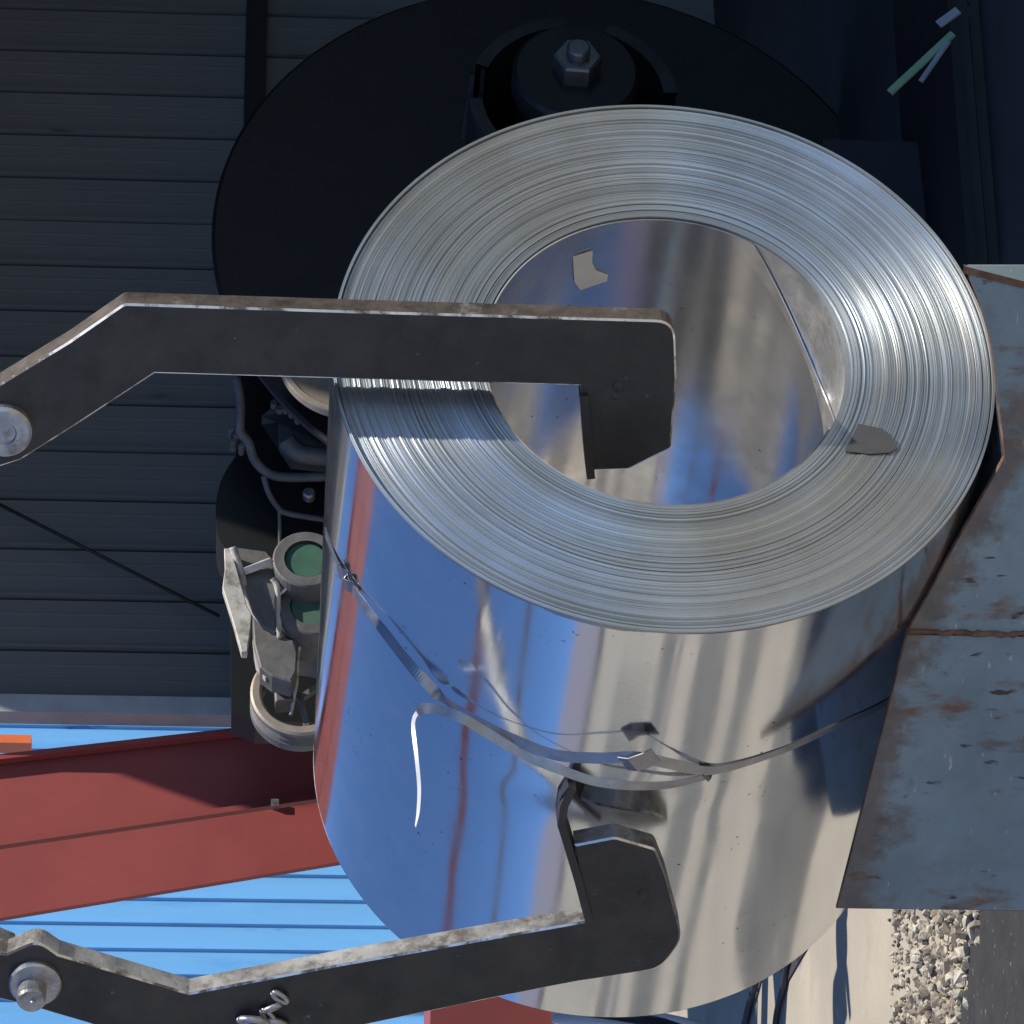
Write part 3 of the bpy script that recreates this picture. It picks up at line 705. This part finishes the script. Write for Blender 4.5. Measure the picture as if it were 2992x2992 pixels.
# pivot pins
p = onplane(12, 1250, PA, TN); mb = MB()
mb.lathe(p, TN, [(0.0402, -0.002), (0.0402, 0.012), (0.036, 0.017), (0.019, 0.017), (0.017, 0.014), (0.0001, 0.014)], 36, smooth=False); mb.build('pivot_pin', m_pin, sub(arm1, tongs))
p = onplane(103, 2868, PB, TN); mb = MB()
mb.lathe(p, TN, [(0.039, -0.002), (0.039, 0.008), (0.036, 0.011), (0.0001, 0.011)], 36, smooth=False); mb.build('washer', m_pin, sub(arm2, tongs))
p2 = onplane(95, 2880, PB, TN); mb = MB()
mb.lathe(p2 + TN * 0.011, TN, [(0.0215, 0), (0.0215, 0.024), (0.019, 0.028), (0.0001, 0.028)], 24, smooth=False)
mb.tube([p2 + TN * 0.030 + TD * 0.0, p2 + TN * 0.046 + ZU * -0.004], 0.004, 8); mb.build('pivot_pin', m_pin, sub(arm2, tongs))
# upper links going up to the hoist, out of the picture
lk = [(-700, 2560), (-640, 2470), (40, 2760), (70, 2890), (-40, 2915)]
mb = MB(); mb.prism([onplane(x, y, PB - TN * 0.044, TN) for x, y in lk], TN, 0.03, 0.002); mb.build('upper_link', [m_tong, m_tworn, m_tedge], tongs)
lk = [(-700, 1560), (-760, 1470), (-30, 1170), (70, 1250), (10, 1330)]
mb = MB(); mb.prism([onplane(x, y, PA - TN * 0.044, TN) for x, y in lk], TN, 0.03, 0.002); mb.build('upper_link', [m_tong, m_tworn, m_tedge], tongs)
# short chain on the lower arm
ch = thing('safety_chain', 'short length of grey chain hanging against the lower tong arm', 'chain', onplane(760, 2960, PB, TN))
lp = [(818, 2905, 0.7), (795, 2932, -0.5), (782, 2958, 0.9), (742, 2968, 0.1), (800, 2985, 0.2), (724, 2990, 1.0)]
for i, (x, y, an) in enumerate(lp):
    c = onplane(x, y, PB, TN) + TN * (0.008 + 0.004 * (i % 2)); e1 = (ZU * math.cos(an) + TD * math.sin(an)); e2 = (TD * math.cos(an) - ZU * math.sin(an)) * 0.7 + TN * (0.7 if i % 2 else 0.1)
    L_, W_ = (0.013, 0.008) if i < 3 else (0.019, 0.012)
    ring = [c + e1 * math.cos(q * math.pi / 8) * L_ + e2 * math.sin(q * math.pi / 8) * W_ for q in range(17)]
    mb = MB(); mb.tube(ring, 0.0042 if i < 3 else 0.006, 7); mb.build('chain_link', m_pin, ch)

# ================================================================== TABLE / CRADLE (blue-grey plate)
GB = R_(20)
PN = V((-math.sin(GB), -math.cos(GB), 0)); PP = at(2649, 1849, 5.62)
tab = thing('steel_table', 'blue-grey painted steel plate table with rust stains, carrying the coil', 'steel table', V((PP.x, PP.y, 0)))
def tp_(x, y, k=0.0): return onplane(x, y, PP, PN) + PN * k
def down(p, z=0.32): return V((p.x, p.y, z))
rim = []
for (x, y) in [(2934, 1335), (2924, 1240), (2911, 1150), (2902, 1060), (2888, 980), (2866, 900), (2842, 838), (2817, 777)]: rim.append(tp_(x, y))
left = [tp_(2444, 2655), tp_(2546, 2255), tp_(2649, 1852)]
mb = MB(); L_ = left; poly = L_ + [down(L_[-1]), down(L_[0])]
m_pl = panel_mat((left[0] - tab['_o'], left[-1] - tab['_o']))
mb.prism(poly, PN, 0.010, 0.0015, (0, 1, 1)); mb.build('apron_plate', [m_pl, m_rust], tab)['label'] = 'left apron plate with the raised corner'
seam = tp_(2649, 1846); edge = [seam, tp_(2706, 1746), tp_(2790, 1590), tp_(2870, 1450)] + rim
rb = V((tp_(2992, 822).x, tp_(2992, 822).y, 0)); kk = (edge[-1].z - 0.32) / (edge[-1].z - tp_(2992, 822).z)
low = edge[-1] + (tp_(2992, 822) - edge[-1]) * kk
m_pr = panel_mat((edge[0] - tab['_o'], edge[3] - tab['_o']))
mb = MB(); mb.prism(edge + [low, down(seam)], PN, 0.010, 0.0015, (0, 1, 1)); mb.build('apron_plate', [m_pr, m_rust], tab)['label'] = 'right apron plate under the coil face'
# weld bead along the seam
rw = random.Random(5); pts = []; a = seam + PN * 0.001; 
for i in range(40):
    k = i / 39; p = V((a.x, a.y, a.z + (0.32 - a.z) * k)); pts.append(p + TD * rw.uniform(-0.002, 0.002))
mb = MB(); mb.tube(pts, [0.0045 + rw.uniform(-0.0015, 0.0015) for _ in pts], 6); mb.build('weld_bead', m_rust, tab)
# sunlit end plate on the right
bk = at(2828, 773, 5.62); bl = at(3300, 772, 5.62)
mb = MB(); f0, f1 = edge[-1], low
mb.prism([f0, f1, V((bl.x, bl.y, 0.32)), bk], (f1 - f0).cross(bk - f0) * (1 if (f1 - f0).cross(bk - f0).x > 0 else -1), 0.01, 0.0, (0, 1, 1))
mb.build('end_plate', [m_panel, m_rust], tab)
# deck under the coil
zb = CC.z - RO - 0.006
mb = MB(); dk = [tp_(2600, 2650), tp_(2600, 1500), CC + WH * 0.16 + AH * 0.03, CC + WH * 0.30 + AH * 0.30, CC + WH * 0.30 + AH * 0.95, CC - WH * 0.35 + AH * 0.95]
mb.prism([V((p.x, p.y, zb)) - PN * (0.02 if i < 2 else 0) for i, p in enumerate(dk)], ZU, 0.012, 0.0, (0, 1, 1)); mb.build('deck', [m_panel, m_rust], tab)
# legs
for q in (tp_(2700, 2560), tp_(2700, 1000), CC + WH * 0.22 + AH * 0.85, CC - WH * 0.3 + AH * 0.85):
    mb = MB(); c = V((q.x, q.y, zb / 2 - 0.007)) - PN * 0.07; mb.box(c, V((0.04, 0, 0)), V((0, 0.04, 0)), ZU * (zb / 2 - 0.008)); mb.build('leg', m_panel, tab)

# ================================================================== UNCOILER (decoiler) behind
ZD = 10.5
DC = at(1626, 697, ZD)
un = thing('uncoiler', 'black uncoiler with a large round flange and expanding mandrel in the shade', 'uncoiler', V((DC.x, DC.y, 0)))
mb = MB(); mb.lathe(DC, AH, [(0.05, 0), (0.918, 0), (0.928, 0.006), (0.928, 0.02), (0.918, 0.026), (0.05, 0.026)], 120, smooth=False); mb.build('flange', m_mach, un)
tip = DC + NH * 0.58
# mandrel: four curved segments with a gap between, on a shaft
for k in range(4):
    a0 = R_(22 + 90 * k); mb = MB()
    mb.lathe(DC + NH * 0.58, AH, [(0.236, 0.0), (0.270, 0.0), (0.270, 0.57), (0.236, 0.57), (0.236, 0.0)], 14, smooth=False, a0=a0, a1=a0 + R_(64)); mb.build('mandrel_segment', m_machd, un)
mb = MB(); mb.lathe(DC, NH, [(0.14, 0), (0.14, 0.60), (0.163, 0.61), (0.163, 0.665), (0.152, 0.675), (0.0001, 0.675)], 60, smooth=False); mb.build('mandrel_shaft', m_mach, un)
nt_ = DC + NH * 0.675; mb = MB(); mb.lathe(nt_, NH, [(0.062, 0), (0.062, 0.055), (0.056, 0.06), (0.03, 0.06)], 6, smooth=False, ref=(ZU * 0.5 + WH)); 
mb.lathe(nt_, NH, [(0.030, 0.0), (0.030, 0.085), (0.025, 0.09), (0.0001, 0.09)], 24, smooth=False); mb.build('hub_nut', m_machn, un)
# links at the mandrel's left
for (x0, y0, x1, y1, w_) in [(1380, 215, 1352, 400, 0.02), (1412, 195, 1400, 330, 0.02), (1375, 290, 1410, 390, 0.03)]:
    mb = MB(); mb.bar(at(x0, y0, ZD - 0.38), at(x1, y1, ZD - 0.30), WH, w_, 0.012); mb.build('mandrel_link', m_machd, un)
# gearbox, belt guard and drive behind the flange
def shape(name, pxs, z, T, m_, parent=un, ch=0.0):
    P0 = at(pxs[0][0], pxs[0][1], z); mb = MB(); mb.prism([onplane(x, y, P0, NH) for x, y in pxs], NH, T, ch, (0, 0, 0)); return mb.build(name, m_, parent)
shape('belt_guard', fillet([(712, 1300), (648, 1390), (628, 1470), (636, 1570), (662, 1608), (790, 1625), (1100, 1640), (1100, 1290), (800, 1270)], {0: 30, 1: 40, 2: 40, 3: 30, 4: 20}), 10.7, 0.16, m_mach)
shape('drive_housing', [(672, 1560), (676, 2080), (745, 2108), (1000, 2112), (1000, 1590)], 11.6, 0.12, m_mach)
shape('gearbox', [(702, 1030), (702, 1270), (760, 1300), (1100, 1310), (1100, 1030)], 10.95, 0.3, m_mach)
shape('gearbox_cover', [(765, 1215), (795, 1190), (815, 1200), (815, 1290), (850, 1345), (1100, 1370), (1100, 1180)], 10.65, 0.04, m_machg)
def hose(name, pxs, z, r, m_, n_=6):
    mb = MB(); mb.tube([at(x, y, z + dz) for (x, y, dz) in smooth_path([(a, b, c) for a, b, c in pxs], n_)], r, 8); return mb.build(name, m_, un)
hose('hose', [(690, 1100, 0), (703, 1180, 0), (702, 1260, 0), (725, 1290, 0), (745, 1345, 0), (790, 1385, 0), (860, 1395, 0), (1000, 1390, 0)], 10.5, 0.013, m_machg)
hose('hose', [(770, 1390, 0), (785, 1440, 0), (810, 1480, 0), (840, 1500, 0), (960, 1520, 0)], 10.5, 0.008, m_machg)
hose('hose', [(815, 1480, 0), (817, 1540, 0), (818, 1606, 0)], 10.5, 0.005, m_machg)
hose('fitting_pipe', [(836, 1285, 0), (860, 1315, 0), (910, 1330, 0), (1000, 1335, 0)], 10.48, 0.026, m_machg)
p = at(903, 1437, 10.48); mb = MB(); mb.disc(p, AH, 0.017, 0.03, 20, 0, 0.004); mb.build('bolt_head', m_pin, un)
for (x, y) in [(676, 1250), (712, 1262), (682, 1288), (706, 1300), (690, 1270)]:
    p = at(x, y, 10.5); mb = MB(); mb.disc(p, AH, 0.009, 0.04, 8, 0, 0.002); mb.build('cable_clamp', m_machg, un)
# drive chain: small links in a row
for i in range(9):
    k = i / 8; x = 800 + 140 * k; y = 1175 + 78 * k + 6 * math.sin(i * 2); p = at(x, y, 10.45)
    mb = MB(); mb.lathe(p, AH, [(0.0001, 0), (0.009, 0), (0.009, 0.02), (0.0001, 0.02)], 10, smooth=False); mb.build('chain_link', m_machg, un)
# brake disc with worn bright rim
p = at(1030, 1040, 10.0); mb = MB()
mb.lathe(p, AH, [(0.05, 0), (0.172, 0), (0.175, -0.004), (0.188, -0.004), (0.190, 0.0), (0.190, 0.022), (0.05, 0.022)], 90, smooth=False, mis=[0, 1, 1, 1, 1, 0]); mb.build('brake_disc', [m_brown, m_cream], un)
# sunlit drive: bracket plates, two green covers, casting, pulley
ZL = 10.15
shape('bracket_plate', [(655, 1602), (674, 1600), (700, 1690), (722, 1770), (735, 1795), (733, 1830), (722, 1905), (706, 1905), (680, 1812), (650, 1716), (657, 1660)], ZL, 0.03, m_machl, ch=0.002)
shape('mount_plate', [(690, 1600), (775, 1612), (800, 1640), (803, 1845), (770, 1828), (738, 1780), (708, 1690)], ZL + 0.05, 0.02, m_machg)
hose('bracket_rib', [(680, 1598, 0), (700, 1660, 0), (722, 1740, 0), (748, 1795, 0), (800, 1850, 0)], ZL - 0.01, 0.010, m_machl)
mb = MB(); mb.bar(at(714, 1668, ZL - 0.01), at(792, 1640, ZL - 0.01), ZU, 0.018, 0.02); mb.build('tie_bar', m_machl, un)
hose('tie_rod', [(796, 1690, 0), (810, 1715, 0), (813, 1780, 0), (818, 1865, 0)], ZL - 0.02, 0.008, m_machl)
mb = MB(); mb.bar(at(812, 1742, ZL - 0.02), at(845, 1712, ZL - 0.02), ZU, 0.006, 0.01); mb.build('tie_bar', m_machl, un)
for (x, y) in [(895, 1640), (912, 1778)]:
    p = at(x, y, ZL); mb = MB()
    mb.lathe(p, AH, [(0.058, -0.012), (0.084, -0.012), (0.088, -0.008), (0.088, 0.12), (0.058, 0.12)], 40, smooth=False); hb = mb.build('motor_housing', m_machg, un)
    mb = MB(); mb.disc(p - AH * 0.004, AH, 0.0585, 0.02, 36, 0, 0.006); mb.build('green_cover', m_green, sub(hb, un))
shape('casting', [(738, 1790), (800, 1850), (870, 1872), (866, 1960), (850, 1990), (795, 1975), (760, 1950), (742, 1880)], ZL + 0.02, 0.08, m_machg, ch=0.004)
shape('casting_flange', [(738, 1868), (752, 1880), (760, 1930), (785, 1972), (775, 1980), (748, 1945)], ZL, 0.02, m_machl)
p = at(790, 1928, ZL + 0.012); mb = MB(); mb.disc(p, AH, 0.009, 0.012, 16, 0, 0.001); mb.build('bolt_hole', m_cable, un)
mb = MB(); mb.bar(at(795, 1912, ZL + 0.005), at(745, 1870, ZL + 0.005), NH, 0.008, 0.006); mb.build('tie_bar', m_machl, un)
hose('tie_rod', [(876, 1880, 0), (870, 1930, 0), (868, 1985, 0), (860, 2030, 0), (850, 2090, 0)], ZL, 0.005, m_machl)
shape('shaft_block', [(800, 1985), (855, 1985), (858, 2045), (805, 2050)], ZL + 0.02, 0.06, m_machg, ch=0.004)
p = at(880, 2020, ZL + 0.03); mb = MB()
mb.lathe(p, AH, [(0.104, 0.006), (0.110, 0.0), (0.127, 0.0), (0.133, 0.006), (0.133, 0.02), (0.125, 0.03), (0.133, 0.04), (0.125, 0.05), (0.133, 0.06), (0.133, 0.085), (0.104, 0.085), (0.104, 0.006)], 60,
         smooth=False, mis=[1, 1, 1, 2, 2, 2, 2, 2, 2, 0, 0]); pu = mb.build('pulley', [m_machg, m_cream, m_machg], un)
for an in (20, 140, 260):
    d = ZU * math.cos(R_(an)) + WH * math.sin(R_(an)); mb = MB(); mb.bar(p + AH * 0.035, p + AH * 0.035 + d * 0.105, AH, 0.02, 0.014); mb.build('spoke', m_machg, sub(pu, un))
# stand to the floor
mb = MB(); q = DC + AH * 0.45; mb.box(V((q.x, q.y, 0.42)), WH * 0.34, AH * 0.34, ZU * 0.42); mb.build('stand', m_mach, un)
mb = MB(); q = at(830, 1700, ZL + 0.14); q2 = DC + AH * 0.9; mb.box(V((q.x, q.y, 0.66)) + AH * 0.06 + WH * 0.36, WH * 0.10, AH * 0.05, ZU * 0.66); mb.build('stand', m_mach, un)

# ---- dark cabinet and crate in the shade at the right, offcut strips on top
cb = thing('tool_cabinet', 'dark olive steel cabinet in the shade right of the uncoiler', 'cabinet', at(2992, 300, 8.7))
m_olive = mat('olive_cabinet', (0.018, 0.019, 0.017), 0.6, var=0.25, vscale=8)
c0 = at(2795, 60, 8.7); c1 = at(2795, 790, 8.4); cw = (V((c1.x, c1.y, 0)) - V((c0.x, c0.y, 0))); cl = cw.length; cwn = cw.normalized(); cn = V((cwn.y, -cwn.x, 0)); cn = cn if cn.y < 0 else -cn
cc = V((c0.x, c0.y, 0)) + cw * 0.5 - cwn * 0.35 - cn * 0.3; hz = c0.z
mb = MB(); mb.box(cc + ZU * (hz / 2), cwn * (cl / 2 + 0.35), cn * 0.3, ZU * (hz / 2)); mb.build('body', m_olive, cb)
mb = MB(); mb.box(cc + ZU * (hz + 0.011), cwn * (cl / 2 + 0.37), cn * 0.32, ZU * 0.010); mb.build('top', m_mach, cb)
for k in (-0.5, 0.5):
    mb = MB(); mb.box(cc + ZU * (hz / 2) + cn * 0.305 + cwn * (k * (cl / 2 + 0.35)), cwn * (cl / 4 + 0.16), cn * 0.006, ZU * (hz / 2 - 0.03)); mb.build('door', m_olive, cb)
s1 = MB(); s1.bar(at(2785, 98, 8.45), at(2600, 270, 8.45), WH, 0.018, 0.006)
tag(s1.build('offcut_strip', m_greenbar), 'pale green offcut strip leaning over the dark cabinet', 'metal strip')
s1 = MB(); s1.bar(at(2772, 120, 8.43), at(2690, 238, 8.43), WH, 0.012, 0.005)
tag(s1.build('offcut_strip', m_galv), 'narrow grey offcut strip under the green strip', 'metal strip')
s1 = MB(); s1.bar(at(2800, 30, 8.45), at(2742, 72, 8.45), WH, 0.022, 0.005)
tag(s1.build('offcut_strip', m_galv), 'short wide grey offcut strip above the green strip', 'metal strip')
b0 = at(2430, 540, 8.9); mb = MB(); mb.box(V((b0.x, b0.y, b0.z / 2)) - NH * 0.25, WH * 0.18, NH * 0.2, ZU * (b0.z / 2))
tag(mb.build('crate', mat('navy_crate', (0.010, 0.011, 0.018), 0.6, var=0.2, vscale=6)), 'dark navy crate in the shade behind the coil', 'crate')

# ---- small far things under the lower tong arm: red box on pale base, pipes, cables
q = at(1600, 3065, 17.0); zr = q.z; zt = at(1245, 3065, 17.0).z
rb_ = thing('red_box', 'dark red box on a pale base far behind the coil', 'box', V((q.x, q.y, 0)))
mb = MB(); mb.box(V((q.x, q.y, (zr + zt) / 2)), V((0.3, 0, 0)), V((0, 0.3, 0)), ZU * ((zt - zr) / 2)); mb.build('body', m_red, rb_)
mb = MB(); mb.box(V((q.x, q.y, zr / 2 - 0.002)), V((0.31, 0, 0)), V((0, 0.31, 0)), ZU * (zr / 2 - 0.002)); mb.build('base', m_white, rb_)
wh = ['white pipe offcut next to the red box', 'black pipe offcut between two white ones', 'white pipe offcut in the middle of the heap', 'black pipe offcut nearest the cables', 'white pipe offcut nearest the cables']
for i, (x, y) in enumerate([(1665, 2985), (1715, 2975), (1760, 2985), (1815, 2970), (1870, 2962)]):
    q = at(x, y, 13.5); g0 = V((q.x, q.y, 0.03)); mb = MB(); mb.tube([g0 - V((0.03, 0.1, 0)), V((q.x, q.y + 0.1, q.z + 0.05))], 0.02, 10)
    tag(mb.build('pipe_offcut', m_white if i % 2 == 0 else m_cable), wh[i], 'pipe', 'pipe offcuts below the coil')
def cable(pxs, r, label):
    pts = [ground_at(x, y) + ZU * (r + 0.003) for x, y in smooth_path(pxs, 8)]
    mb = MB(); mb.tube(pts, r, 8, 0); tag(mb.build('cable', m_cable), label, 'cable')
cable([(2240, 2790), (2222, 2870), (2205, 2930), (2190, 2992), (2165, 3080)], 0.012, 'dark cable nearer the coil lying across the concrete')
cable([(2325, 2780), (2312, 2820), (2300, 2890), (2283, 2960), (2270, 3080)], 0.010, 'dark cable farther from the coil lying across the concrete')
